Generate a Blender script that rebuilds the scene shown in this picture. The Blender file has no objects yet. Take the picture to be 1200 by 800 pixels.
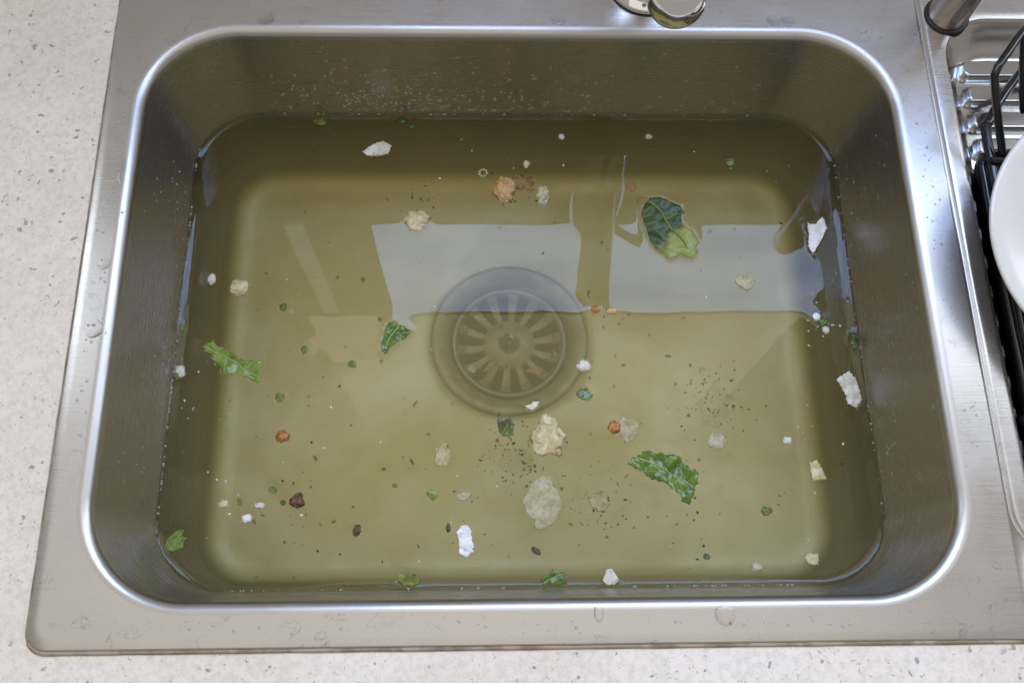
import bpy, bmesh, math, random
import numpy as np
from mathutils import Vector, Matrix, noise
from mathutils.geometry import delaunay_2d_cdt
random.seed(7)
sc = bpy.context.scene
col = sc.collection

# ------------------------------------------------------------------ camera
cam = bpy.data.cameras.new('camera')
cam_o = bpy.data.objects.new('camera', cam); col.objects.link(cam_o)
cam.sensor_width = 36.0; cam.lens = 32.99
cam.clip_start = 0.01; cam.clip_end = 50
cam_o.matrix_world = Matrix(((0.99954644, 0.00304641, -0.02996047, 0.22363981),
                             (-0.01264021, 0.94543259, -0.32557247, -0.03571832),
                             (0.02733377, 0.32580351, 0.94504229, 0.53970693),
                             (0, 0, 0, 1)))
sc.camera = cam_o

# ------------------------------------------------------------------ room light
world = bpy.data.worlds.new('World'); sc.world = world; world.use_nodes = True
bg = world.node_tree.nodes['Background']
bg.inputs[0].default_value = (1.0, 0.93, 0.84, 1); bg.inputs[1].default_value = 0.36

def area(name, loc, rot, sx, sy, watts, color):
    l = bpy.data.lights.new(name, 'AREA'); l.shape = 'RECTANGLE'; l.size = sx; l.size_y = sy
    l.energy = watts; l.color = color
    o = bpy.data.objects.new(name, l); col.objects.link(o); o.location = loc; o.rotation_euler = rot
    return o
HALF = math.pi / 2
# kitchen window behind the sink: clear lower pane, narrow side pane, blind drawn over the upper part
wl = area('window_light', (0.435, 0.572, 0.715), (-HALF, 0, 0), 0.75, 0.36, 9.5, (0.43, 0.60, 1.0))
wl.data.use_nodes = True; wnt = wl.data.node_tree            # uneven bright overcast view outside
wg = wnt.nodes.new('ShaderNodeNewGeometry'); wn = wnt.nodes.new('ShaderNodeTexNoise'); wn.inputs['Scale'].default_value = 3.0; wn.inputs['Detail'].default_value = 3.0
wr = wnt.nodes.new('ShaderNodeValToRGB'); wr.color_ramp.elements[0].position = 0.36; wr.color_ramp.elements[0].color = (0.55, 0.66, 0.82, 1); wr.color_ramp.elements[1].position = 0.62; wr.color_ramp.elements[1].color = (1.1, 1.06, 1.0, 1)
wnt.links.new(wg.outputs['Parametric'], wn.inputs['Vector']); wnt.links.new(wn.outputs['Fac'], wr.inputs[0]); wnt.links.new(wr.outputs[0], wnt.nodes['Emission'].inputs[0])
area('window_side_light', (-0.052, 0.572, 0.715), (-HALF, 0, 0), 0.03, 0.36, 0.06, (0.95, 0.97, 1.0))
area('window_left_light', (-0.74, 0.572, 0.90), (-HALF, 0, 0), 0.60, 0.80, 4.8, (0.80, 0.89, 1.0))
area('window_right_light', (1.28, 0.572, 0.78), (-HALF, 0, 0), 0.62, 0.86, 9.5, (0.78, 0.88, 1.0))
bl = area('window_blind_light', (0.36, 0.58, 1.63), (-HALF, 0, 0), 0.92, 1.40, 11.5, (1.0, 0.91, 0.76))
bl.data.use_nodes = True; bnt = bl.data.node_tree            # daylight through the blind, weaker towards its top
bg_ = bnt.nodes.new('ShaderNodeNewGeometry'); bs = bnt.nodes.new('ShaderNodeSeparateXYZ'); bm = bnt.nodes.new('ShaderNodeMapRange'); bm.interpolation_type = 'SMOOTHSTEP'
bnt.links.new(bg_.outputs['Position'], bs.inputs[0]); bnt.links.new(bs.outputs[2], bm.inputs[0])
bm.inputs[1].default_value = 0.95; bm.inputs[2].default_value = 2.25; bm.inputs[3].default_value = 1.0; bm.inputs[4].default_value = 0.0
bnt.links.new(bm.outputs[0], bnt.nodes['Emission'].inputs['Strength'])
# pale ceiling of the kitchen
area('ceiling_light', (0.1, -0.55, 1.75), (0, 0, 0), 2.4, 2.0, 7.5, (1.0, 0.95, 0.88))

sc.view_settings.view_transform = 'Standard'; sc.view_settings.look = 'None'
sc.view_settings.exposure = 0.12; sc.view_settings.gamma = 1; sc.view_settings.use_curve_mapping = False
sc.render.engine = 'CYCLES'
cy = sc.cycles
cy.use_denoising = True; cy.denoiser = 'OPENIMAGEDENOISE'
cy.max_bounces = 7; cy.glossy_bounces = 4; cy.transparent_max_bounces = 10; cy.volume_bounces = 2
cy.transmission_bounces = 8; cy.caustics_reflective = True; cy.caustics_refractive = True
cy.sample_clamp_indirect = 6.0

# ------------------------------------------------------------------ measurements (metres; origin = near left corner of bowl opening)
W, D = 0.500, 0.3723          # bowl opening
WZ = -0.0827                  # water level
FZ = -0.163                   # bowl floor
RC = 0.058                    # corner radius of the opening
DRAFT = 0.0103 / 0.0757
DX, DY = 0.244, 0.209         # drain centre

# ------------------------------------------------------------------ materials
def mat(name):
    m = bpy.data.materials.new(name); m.use_nodes = True
    nt = m.node_tree
    return m, nt, nt.nodes['Principled BSDF']
def N(nt, t, **kw):
    n = nt.nodes.new(t)
    for k, v in kw.items():
        if k.startswith('i_'):
            key = k[2:]
            key = int(key) if key.isdigit() else key.replace('_', ' ')
            n.inputs[key].default_value = v
        else: setattr(n, k, v)
    return n
def L(nt, a, b): nt.links.new(a, b)
def ramp(nt, src, stops):
    r = nt.nodes.new('ShaderNodeValToRGB')
    el = r.color_ramp.elements
    while len(el) < len(stops): el.new(0.5)
    for e, (p, c) in zip(el, stops):
        e.position = p; e.color = (c, c, c, 1) if not hasattr(c, '__len__') else (*c, 1)
    L(nt, src, r.inputs[0]); return r
def coords(nt, scale=(1, 1, 1), rot=(0, 0, 0)):
    tc = nt.nodes.new('ShaderNodeTexCoord'); mp = nt.nodes.new('ShaderNodeMapping')
    mp.inputs['Scale'].default_value = scale; mp.inputs['Rotation'].default_value = rot
    L(nt, tc.outputs['Object'], mp.inputs[0]); return mp.outputs[0]
def noise_tex(nt, vec, scale, detail=4, rough=0.55, dist=0):
    n = N(nt, 'ShaderNodeTexNoise'); n.inputs['Scale'].default_value = scale
    n.inputs['Detail'].default_value = detail; n.inputs['Roughness'].default_value = rough
    n.inputs['Distortion'].default_value = dist
    L(nt, vec, n.inputs['Vector']); return n
def math_n(nt, op, a, b):
    n = nt.nodes.new('ShaderNodeMath'); n.operation = op
    for i, v in enumerate((a, b)):
        if isinstance(v, (int, float)): n.inputs[i].default_value = v
        else: L(nt, v, n.inputs[i])
    return n.outputs[0]
def mixc(nt, fac, a, b):
    n = nt.nodes.new('ShaderNodeMix'); n.data_type = 'RGBA'
    if isinstance(fac, (int, float)): n.inputs[0].default_value = fac
    else: L(nt, fac, n.inputs[0])
    for i, v in ((6, a), (7, b)):
        if hasattr(v, '__len__'): n.inputs[i].default_value = (*v, 1)
        else: L(nt, v, n.inputs[i])
    return n.outputs[2]

def steel(name, base, r0, r1, brush=(3, 260, 260), marks=0.5, bump=0.12, spots=True):
    m, nt, p = mat(name)
    p.inputs['Metallic'].default_value = 1.0
    br = noise_tex(nt, coords(nt, brush), 6.0, 3, 0.6)
    big = noise_tex(nt, coords(nt), 22.0, 4, 0.6, 0.4)
    fine = noise_tex(nt, coords(nt), 420.0, 3, 0.6)
    # dried water marks: thin broken curves
    mk = noise_tex(nt, coords(nt), 75.0, 3, 0.55, 1.2)
    line = ramp(nt, mk.outputs['Fac'], [(0.0, 0), (0.585, 0), (0.60, 1), (0.615, 0), (1.0, 0)])
    gate = ramp(nt, big.outputs['Fac'], [(0.48, 0), (0.60, 1)])
    mline = math_n(nt, 'MULTIPLY', line.outputs[0], gate.outputs[0])
    mline = math_n(nt, 'MULTIPLY', mline, marks)
    sp = ramp(nt, fine.outputs['Fac'], [(0.62, 0), (0.72, 1)])
    c = mixc(nt, math_n(nt, 'MULTIPLY', big.outputs['Fac'], 0.45), base, tuple(v * 0.78 for v in base))
    c = mixc(nt, math_n(nt, 'MULTIPLY', br.outputs['Fac'], 0.22), c, tuple(v * 0.75 for v in base))
    c = mixc(nt, mline, c, tuple(v * 0.55 for v in base))
    if spots: c = mixc(nt, math_n(nt, 'MULTIPLY', sp.outputs[0], 0.25 * marks), c, (0.75, 0.74, 0.72))
    L(nt, c, p.inputs['Base Color'])
    rr_ = N(nt, 'ShaderNodeMapRange'); L(nt, math_n(nt, 'ADD', math_n(nt, 'MULTIPLY', br.outputs['Fac'], 0.5), math_n(nt, 'MULTIPLY', big.outputs['Fac'], 0.5)), rr_.inputs[0])
    rr_.inputs[1].default_value = 0.3; rr_.inputs[2].default_value = 0.7
    rr_.inputs[3].default_value = r0; rr_.inputs[4].default_value = r1
    L(nt, rr_.outputs[0], p.inputs['Roughness'])
    b = N(nt, 'ShaderNodeBump'); b.inputs['Strength'].default_value = bump; b.inputs['Distance'].default_value = 0.0004
    h = math_n(nt, 'ADD', br.outputs['Fac'], math_n(nt, 'MULTIPLY', mline, -1.2))
    h = math_n(nt, 'ADD', h, math_n(nt, 'MULTIPLY', fine.outputs['Fac'], 0.35))
    L(nt, h, b.inputs['Height']); L(nt, b.outputs[0], p.inputs['Normal'])
    return m

M = {}
M['deck'] = steel('brushed_steel_deck', (0.58, 0.56, 0.54), 0.22, 0.38, marks=1.0, bump=0.06)
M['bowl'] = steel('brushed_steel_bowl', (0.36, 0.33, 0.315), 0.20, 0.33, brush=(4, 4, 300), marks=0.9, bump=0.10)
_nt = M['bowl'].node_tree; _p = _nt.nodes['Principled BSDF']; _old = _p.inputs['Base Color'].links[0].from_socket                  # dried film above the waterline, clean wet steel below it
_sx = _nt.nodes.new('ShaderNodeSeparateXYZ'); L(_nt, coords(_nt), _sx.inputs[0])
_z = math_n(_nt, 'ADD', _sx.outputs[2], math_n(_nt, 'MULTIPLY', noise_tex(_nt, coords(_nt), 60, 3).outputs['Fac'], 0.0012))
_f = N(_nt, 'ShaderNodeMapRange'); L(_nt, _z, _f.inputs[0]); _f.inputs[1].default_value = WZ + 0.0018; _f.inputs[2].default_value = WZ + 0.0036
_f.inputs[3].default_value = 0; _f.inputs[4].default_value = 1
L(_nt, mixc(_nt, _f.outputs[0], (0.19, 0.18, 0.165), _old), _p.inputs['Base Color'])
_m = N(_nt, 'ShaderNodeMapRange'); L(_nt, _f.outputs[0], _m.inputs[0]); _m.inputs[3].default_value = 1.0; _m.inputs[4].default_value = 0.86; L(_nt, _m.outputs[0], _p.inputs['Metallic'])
_t = _nt.nodes.new('ShaderNodeTangent'); _t.direction_type = 'RADIAL'; _t.axis = 'Z'; L(_nt, _t.outputs[0], _p.inputs['Tangent'])
_p.inputs['Anisotropic'].default_value = 0.7; _p.inputs['Anisotropic Rotation'].default_value = 0.25
M['drainer'] = steel('polished_steel_drainer', (0.52, 0.51, 0.50), 0.12, 0.24, brush=(3, 200, 200), marks=0.7, bump=0.02)
M['rim'] = steel('polished_steel_rim', (0.50, 0.485, 0.47), 0.28, 0.42, brush=(2, 2, 2), marks=0.0, bump=0.0, spots=False)
M['strainer'] = steel('dull_steel_strainer', (0.25, 0.245, 0.235), 0.38, 0.5, brush=(60, 60, 60), marks=0.6)
M['post'] = steel('brushed_steel_post', (0.50, 0.46, 0.42), 0.2, 0.32, brush=(300, 300, 4), marks=0.2)

# bowl floor: steel dulled by a matte mineral film
m, nt, p = mat('filmed_steel_floor')
f1 = noise_tex(nt, coords(nt), 7, 5, 0.65, 0.8); f2 = noise_tex(nt, coords(nt, (3, 160, 160)), 6, 3, 0.6)
c = mixc(nt, ramp(nt, f1.outputs['Fac'], [(0.36, 0), (0.64, 1)]).outputs[0], (0.66, 0.60, 0.40), (0.88, 0.85, 0.76))   # yellow slime and pale settled silt
c = mixc(nt, math_n(nt, 'MULTIPLY', f2.outputs['Fac'], 0.25), c, (0.46, 0.43, 0.36))
f3 = noise_tex(nt, coords(nt), 34, 6, 0.7, 0.8); c = mixc(nt, math_n(nt, 'MULTIPLY', ramp(nt, f3.outputs['Fac'], [(0.54, 0), (0.74, 1)]).outputs[0], 0.40), c, (0.42, 0.36, 0.20))
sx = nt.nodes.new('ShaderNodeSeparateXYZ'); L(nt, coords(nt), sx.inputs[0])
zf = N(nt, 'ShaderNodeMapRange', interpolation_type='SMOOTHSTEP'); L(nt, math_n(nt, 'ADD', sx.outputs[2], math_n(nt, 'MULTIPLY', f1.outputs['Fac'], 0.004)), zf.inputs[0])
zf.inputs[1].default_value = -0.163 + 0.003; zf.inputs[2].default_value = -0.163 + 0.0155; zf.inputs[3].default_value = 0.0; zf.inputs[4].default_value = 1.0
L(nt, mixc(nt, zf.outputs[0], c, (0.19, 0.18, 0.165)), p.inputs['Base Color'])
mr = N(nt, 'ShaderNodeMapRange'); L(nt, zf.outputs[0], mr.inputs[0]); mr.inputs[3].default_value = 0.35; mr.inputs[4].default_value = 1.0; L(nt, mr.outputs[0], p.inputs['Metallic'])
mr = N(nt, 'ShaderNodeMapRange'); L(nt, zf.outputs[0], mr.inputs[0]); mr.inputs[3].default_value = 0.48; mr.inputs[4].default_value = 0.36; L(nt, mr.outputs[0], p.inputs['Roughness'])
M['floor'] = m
m, nt, p = mat('filmed_strainer'); f1 = noise_tex(nt, coords(nt), 90, 4, 0.6, 0.4)
L(nt, mixc(nt, ramp(nt, f1.outputs['Fac'], [(0.35, 0), (0.7, 1)]).outputs[0], (0.42, 0.39, 0.32), (0.24, 0.22, 0.17)), p.inputs['Base Color']); p.inputs['Metallic'].default_value = 0.4; p.inputs['Roughness'].default_value = 0.45; M['filmed'] = m
m, nt, p = mat('chrome'); p.inputs['Metallic'].default_value = 1; p.inputs['Base Color'].default_value = (0.78, 0.78, 0.80, 1)
sm = noise_tex(nt, coords(nt), 90, 3, 0.5); L(nt, ramp(nt, sm.outputs['Fac'], [(0.35, 0.03), (0.75, 0.12)]).outputs[0], p.inputs['Roughness']); M['chrome'] = m

def plain(name, c, rough=0.5, sub=0, c2=None, scale=120, bump=0.0, spec=0.5, lo=0.42, hi=0.6, veins=False, clear=0.0):
    m, nt, p = mat(name)
    p.inputs['Base Color'].default_value = (*c, 1); p.inputs['Roughness'].default_value = rough
    p.inputs['Specular IOR Level'].default_value = spec
    n = noise_tex(nt, coords(nt), scale, 4, 0.6, 0.3)
    if c2: L(nt, mixc(nt, ramp(nt, n.outputs['Fac'], [(lo, 0), (hi, 1)]).outputs[0], c, c2), p.inputs['Base Color'])
    if sub:
        p.inputs['Subsurface Weight'].default_value = sub * 0.5; p.inputs['Subsurface Radius'].default_value = (0.5, 0.48, 0.35)
        p.inputs['Subsurface Scale'].default_value = 0.004
    if bump:
        b = N(nt, 'ShaderNodeBump'); b.inputs['Strength'].default_value = bump; b.inputs['Distance'].default_value = 0.001
        L(nt, n.outputs['Fac'], b.inputs['Height']); L(nt, b.outputs[0], p.inputs['Normal'])
    if veins:                                   # fine net of lighter veins
        vo = N(nt, 'ShaderNodeTexVoronoi', feature='DISTANCE_TO_EDGE'); vo.inputs['Scale'].default_value = 330; L(nt, coords(nt), vo.inputs['Vector'])
        old = p.inputs['Base Color'].links[0].from_socket
        f = math_n(nt, 'MULTIPLY', ramp(nt, vo.outputs['Distance'], [(0.0, 1), (0.10, 0)]).outputs[0], 0.22)
        L(nt, mixc(nt, f, old, tuple(min(1, v * 1.8 + 0.05) for v in c2)), p.inputs['Base Color'])
    if clear: p.inputs['Alpha'].default_value = 1 - clear
    M[name] = m; return m
plain('black_rubber', (0.012, 0.011, 0.01), 0.5)
plain('black_coated_wire', (0.008, 0.008, 0.009), 0.16, c2=(0.014, 0.014, 0.015))
plain('rib_shade_black', (0.007, 0.007, 0.008), 0.12, c2=(0.012, 0.012, 0.013), scale=40)
plain('white_china', (0.70, 0.675, 0.625), 0.12, c2=(0.66, 0.635, 0.58), scale=14)
plain('old_sealant', (0.38, 0.31, 0.24), 0.7, c2=(0.22, 0.17, 0.12), scale=60)
plain('dark_drain', (0.02, 0.02, 0.018), 0.6)
plain('leaf_green', (0.042, 0.100, 0.004), 0.20, 0.06, (0.11, 0.19, 0.014), 80, 0.35, veins=True)
plain('leaf_bright', (0.10, 0.175, 0.008), 0.22, 0.06, (0.20, 0.275, 0.045), 75, 0.35, veins=True)
plain('leaf_dark', (0.018, 0.045, 0.005), 0.25, 0.08, (0.085, 0.15, 0.018), 60, 0.5, veins=True)
m = plain('leaf_dark_stalk', (0.022, 0.055, 0.006), 0.35, 0.08, (0.045, 0.085, 0.010), 60, 0.35)
nt = m.node_tree; p = nt.nodes['Principled BSDF']; old = p.inputs['Base Color'].links[0].from_socket
sx = nt.nodes.new('ShaderNodeSeparateXYZ'); L(nt, coords(nt), sx.inputs[0])
g = math_n(nt, 'SUBTRACT', math_n(nt, 'MULTIPLY', sx.outputs[0], 45.0), math_n(nt, 'MULTIPLY', sx.outputs[1], 42.0))
g = math_n(nt, 'ADD', g, math_n(nt, 'MULTIPLY', noise_tex(nt, coords(nt), 70, 3, 0.5).outputs['Fac'], 0.8))
L(nt, mixc(nt, ramp(nt, g, [(0.55, 0), (1.0, 1)]).outputs[0], old, (0.27, 0.32, 0.06)), p.inputs['Base Color'])
plain('leaf_olive', (0.10, 0.13, 0.01), 0.35, 0.08, (0.22, 0.27, 0.03), 120, 0.5)
plain('rib_pale', (0.42, 0.50, 0.25), 0.35, 0.15, (0.30, 0.40, 0.14), 200)
plain('rib_yellow', (0.20, 0.23, 0.04), 0.35, 0.15, (0.14, 0.17, 0.03), 200)
plain('cream_food', (0.72, 0.64, 0.40), 0.22, 0.25, (0.58, 0.47, 0.23), 230, 0.6, clear=0.15)
plain('white_food', (0.78, 0.75, 0.66), 0.3, 0.25, (0.60, 0.56, 0.44), 180, 0.5, clear=0.12)
plain('bright_white_food', (0.86, 0.86, 0.84), 0.28, 0.2, (0.76, 0.77, 0.76), 160, 0.5)
plain('pale_food', (0.68, 0.62, 0.42), 0.4, 0.25, (0.52, 0.45, 0.26), 260, 0.5, clear=0.30)
plain('tan_food', (0.62, 0.42, 0.17), 0.22, 0.25, (0.40, 0.19, 0.05), 260, 0.6, lo=0.45, hi=0.7, clear=0.1)
plain('orange_food', (0.48, 0.20, 0.03), 0.4, 0.2, (0.26, 0.10, 0.02), 240, 0.5)
plain('orange_smear', (0.42, 0.20, 0.04), 0.4, 0.1, (0.30, 0.14, 0.04), 240, 0.3, clear=0.65)
plain('murk_food', (0.40, 0.30, 0.16), 0.5, 0.0, (0.26, 0.18, 0.08), 200, 0.3, clear=0.90)
plain('brown_food', (0.16, 0.065, 0.018), 0.45, 0.1, (0.05, 0.02, 0.008), 240, 0.5)
plain('dark_food', (0.025, 0.02, 0.010), 0.5, 0, (0.05, 0.04, 0.01), 240)

# clear drops
m = bpy.data.materials.new('clear_water_drop'); m.use_nodes = True; nt = m.node_tree; nt.nodes.clear()
out = nt.nodes.new('ShaderNodeOutputMaterial'); fr = N(nt, 'ShaderNodeFresnel'); fr.inputs['IOR'].default_value = 1.333
tr = nt.nodes.new('ShaderNodeBsdfTransparent'); tr.inputs[0].default_value = (1, 1, 1, 1); gl = nt.nodes.new('ShaderNodeBsdfGlossy'); gl.inputs['Roughness'].default_value = 0.02
mx = nt.nodes.new('ShaderNodeMixShader'); L(nt, math_n(nt, 'MULTIPLY', fr.outputs[0], 1.6), mx.inputs[0]); L(nt, tr.outputs[0], mx.inputs[1]); L(nt, gl.outputs[0], mx.inputs[2]); L(nt, mx.outputs[0], out.inputs['Surface']); M['drop'] = m

m, nt, p = mat('fine_droplet'); p.inputs['Base Color'].default_value = (0.62, 0.61, 0.59, 1); p.inputs['Roughness'].default_value = 0.06; p.inputs['Alpha'].default_value = 0.42; M['fine_drop'] = m  # bright glint of clear drops put into a pale half-clear base colour

# dirty dish water: clear reflective surface over a cloudy body
m = bpy.data.materials.new('cloudy_dish_water'); m.use_nodes = True; nt = m.node_tree; nt.nodes.clear()
out = nt.nodes.new('ShaderNodeOutputMaterial')
fr = N(nt, 'ShaderNodeFresnel'); fr.inputs['IOR'].default_value = 1.333
tr = nt.nodes.new('ShaderNodeBsdfTransparent'); gl = nt.nodes.new('ShaderNodeBsdfGlossy'); gl.inputs['Roughness'].default_value = 0.015
geo = nt.nodes.new('ShaderNodeNewGeometry')
mx = nt.nodes.new('ShaderNodeMixShader')
rip = noise_tex(nt, coords(nt), 16, 2, 0.5); bp = N(nt, 'ShaderNodeBump'); bp.inputs['Strength'].default_value = 0.05; bp.inputs['Distance'].default_value = 0.002
L(nt, rip.outputs['Fac'], bp.inputs['Height']); L(nt, bp.outputs[0], gl.inputs['Normal']); L(nt, bp.outputs[0], fr.inputs['Normal'])
L(nt, fr.outputs[0], mx.inputs[0]); L(nt, tr.outputs[0], mx.inputs[1]); L(nt, gl.outputs[0], mx.inputs[2]); L(nt, mx.outputs[0], out.inputs['Surface'])
vs = nt.nodes.new('ShaderNodeVolumeScatter'); vs.inputs['Color'].default_value = (0.97, 0.85, 0.45, 1); vs.inputs['Density'].default_value = 8.0; vs.inputs['Anisotropy'].default_value = 0.4
va = nt.nodes.new('ShaderNodeVolumeAbsorption'); va.inputs['Color'].default_value = (0.92, 0.80, 0.13, 1); va.inputs['Density'].default_value = 7.0
ad = nt.nodes.new('ShaderNodeAddShader'); L(nt, vs.outputs[0], ad.inputs[0]); L(nt, va.outputs[0], ad.inputs[1]); L(nt, ad.outputs[0], out.inputs['Volume'])
M['water'] = m

# pale speckled engineered stone
m, nt, p = mat('speckled_stone')
v = coords(nt)
cloud = noise_tex(nt, v, 9, 5, 0.6); grain = noise_tex(nt, v, 260, 4, 0.7)
base = mixc(nt, ramp(nt, cloud.outputs['Fac'], [(0.35, 0), (0.65, 1)]).outputs[0], (0.74, 0.675, 0.585), (0.81, 0.75, 0.665))
base = mixc(nt, math_n(nt, 'MULTIPLY', ramp(nt, grain.outputs['Fac'], [(0.42, 0), (0.66, 1)]).outputs[0], 0.35), base, (0.42, 0.39, 0.34))
hs = []
warp = noise_tex(nt, v, 130, 3, 0.6)
wv = N(nt, 'ShaderNodeMixRGB'); wv.inputs[0].default_value = 0.012; L(nt, v, wv.inputs[1]); L(nt, warp.outputs['Color'], wv.inputs[2])
for sc_, keep, rad, amt, cc in ((80, 0.80, 0.18, 0.60, (0.30, 0.29, 0.28)), (170, 0.66, 0.24, 0.78, (0.26, 0.24, 0.22)), (380, 0.60, 0.26, 0.62, (0.36, 0.31, 0.25)), (55, 0.90, 0.13, 0.75, (0.28, 0.27, 0.27))):
    vo = N(nt, 'ShaderNodeTexVoronoi'); vo.inputs['Scale'].default_value = sc_; L(nt, wv.outputs[0], vo.inputs['Vector'])
    sep = nt.nodes.new('ShaderNodeSeparateColor'); L(nt, vo.outputs['Color'], sep.inputs[0])
    on = math_n(nt, 'GREATER_THAN', sep.outputs[0], keep)
    lim = math_n(nt, 'MULTIPLY', sep.outputs[1], rad)
    dd = math_n(nt, 'SUBTRACT', math_n(nt, 'ADD', lim, 0.07), vo.outputs['Distance'])
    f = math_n(nt, 'MULTIPLY', ramp(nt, dd, [(0.0, 0), (0.06, 1)]).outputs[0], on)
    f = math_n(nt, 'MULTIPLY', f, amt)
    base = mixc(nt, f, base, cc); hs.append(f)
L(nt, base, p.inputs['Base Color']); p.inputs['Roughness'].default_value = 0.42; p.inputs['Specular IOR Level'].default_value = 0.35
b = N(nt, 'ShaderNodeBump'); b.inputs['Strength'].default_value = 0.25; b.inputs['Distance'].default_value = 0.0006
L(nt, math_n(nt, 'SUBTRACT', grain.outputs['Fac'], math_n(nt, 'ADD', hs[0], hs[1])), b.inputs['Height']); L(nt, b.outputs[0], p.inputs['Normal'])
M['stone'] = m

# ------------------------------------------------------------------ builders
def link(name, me, m, parent=None, smooth=True):
    o = bpy.data.objects.new(name, me); col.objects.link(o)
    if m is not None:
        for mm in (m if isinstance(m, list) else [m]): me.materials.append(M[mm] if isinstance(mm, str) else mm)
    if smooth and len(me.polygons): me.polygons.foreach_set('use_smooth', [True] * len(me.polygons))
    if parent: o.parent = parent
    return o
def pydata(name, vs, fs, m, parent=None, smooth=True):
    me = bpy.data.meshes.new(name); me.from_pydata(vs, [], fs); me.update()
    return link(name, me, m, parent, smooth)
def empty(name, loc=(0, 0, 0)):
    o = bpy.data.objects.new(name, None); col.objects.link(o); o.location = loc; o.empty_display_size = 0.02; return o
def tag(o, label, cat, group=None, kind=None):
    o['label'] = label; o['category'] = cat
    if group: o['group'] = group
    if kind: o['kind'] = kind
    return o
def arc(cx, cy, r, a0, a1, n): return [(cx + r * math.cos(a0 + (a1 - a0) * i / n), cy + r * math.sin(a0 + (a1 - a0) * i / n)) for i in range(n + 1)]
def rr(x0, x1, y0, y1, r, nc=14, nx=16, ny=12):
    """closed rounded rectangle, counter-clockwise, fixed point count"""
    P = []
    q = r if hasattr(r, '__len__') else (r, r, r, r)
    cs = [(x1 - q[0], y0 + q[0], -HALF), (x1 - q[1], y1 - q[1], 0), (x0 + q[2], y1 - q[2], HALF), (x0 + q[3], y0 + q[3], math.pi)]
    for k, (cx, cy_, a) in enumerate(cs):
        c = arc(cx, cy_, q[k], a, a + HALF, nc); P += c
        k2 = (k + 1) % 4; nx_ = cs[k2]; e = (nx_[0] + q[k2] * math.cos(nx_[2]), nx_[1] + q[k2] * math.sin(nx_[2]))
        n = ny if k % 2 == 0 else nx
        P += [(c[-1][0] + (e[0] - c[-1][0]) * i / n, c[-1][1] + (e[1] - c[-1][1]) * i / n) for i in range(1, n)]
    return P
def loft(loops, cap=False):
    n = len(loops[0]); vs = [v for l in loops for v in l]; fs = []
    for k in range(len(loops) - 1):
        for i in range(n):
            j = (i + 1) % n; fs.append((k * n + i, k * n + j, (k + 1) * n + j, (k + 1) * n + i))
    if cap: fs.append(tuple((len(loops) - 1) * n + i for i in range(n)))
    return vs, fs
def lathe(name, prof, m, parent=None, seg=48, at=(0, 0, 0), close=False):
    vs = []; fs = []
    for r, z in prof:
        for i in range(seg):
            a = 2 * math.pi * i / seg; vs.append((at[0] + r * math.cos(a), at[1] + r * math.sin(a), at[2] + z))
    k = len(prof)
    for q in range(k - (0 if close else 1)):
        for i in range(seg):
            j = (i + 1) % seg; q2 = (q + 1) % k
            fs.append((q * seg + i, q * seg + j, q2 * seg + j, q2 * seg + i))
    return pydata(name, vs, fs, m, parent)
def smoothpath(pts, n=8):
    P = [Vector(p) for p in pts]
    if len(P) < 3: return P
    out = []
    for i in range(len(P) - 1):
        p0 = P[max(i - 1, 0)]; p1 = P[i]; p2 = P[i + 1]; p3 = P[min(i + 2, len(P) - 1)]
        for k in range(n):
            t = k / n
            out.append(0.5 * ((2 * p1) + (p2 - p0) * t + (2 * p0 - 5 * p1 + 4 * p2 - p3) * t * t + (3 * p1 - p0 - 3 * p2 + p3) * t ** 3))
    return out + [P[-1]]
def tube(path, rad, seg=12):
    """vertices and faces of a capped tube; rad: number or list"""
    P = [Vector(p) for p in path]; vs = []; fs = []
    up = Vector((0.31, 0.17, 0.93))
    for i, p in enumerate(P):
        t = (P[min(i + 1, len(P) - 1)] - P[max(i - 1, 0)]).normalized()
        if i == 0: u = t.cross(up).normalized() if t.cross(up).length > 1e-4 else t.orthogonal().normalized()
        else: u = (u - t * u.dot(t)).normalized()
        w = t.cross(u); r = rad[i] if hasattr(rad, '__len__') else rad
        for k in range(seg):
            a = 2 * math.pi * k / seg; vs.append(p + (u * math.cos(a) + w * math.sin(a)) * r)
    for i in range(len(P) - 1):
        for k in range(seg):
            j = (k + 1) % seg; fs.append((i * seg + k, i * seg + j, (i + 1) * seg + j, (i + 1) * seg + k))
    fs.append(tuple(range(seg))[::-1]); fs.append(tuple((len(P) - 1) * seg + k for k in range(seg)))
    return [tuple(v) for v in vs], fs
def join(parts):
    V = []; F = []
    for vs, fs in parts:
        o = len(V); V += vs; F += [tuple(i + o for i in f) for f in fs]
    return V, F
def box(x0, x1, y0, y1, z0, z1):
    return ([(x0, y0, z0), (x1, y0, z0), (x1, y1, z0), (x0, y1, z0), (x0, y0, z1), (x1, y0, z1), (x1, y1, z1), (x0, y1, z1)],
            [(0, 3, 2, 1), (4, 5, 6, 7), (0, 1, 5, 4), (1, 2, 6, 5), (2, 3, 7, 6), (3, 0, 4, 7)])
def bevel(o, w, n=2):
    md = o.modifiers.new('bevel', 'BEVEL'); md.width = w; md.segments = n; md.limit_method = 'ANGLE'; return o

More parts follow.
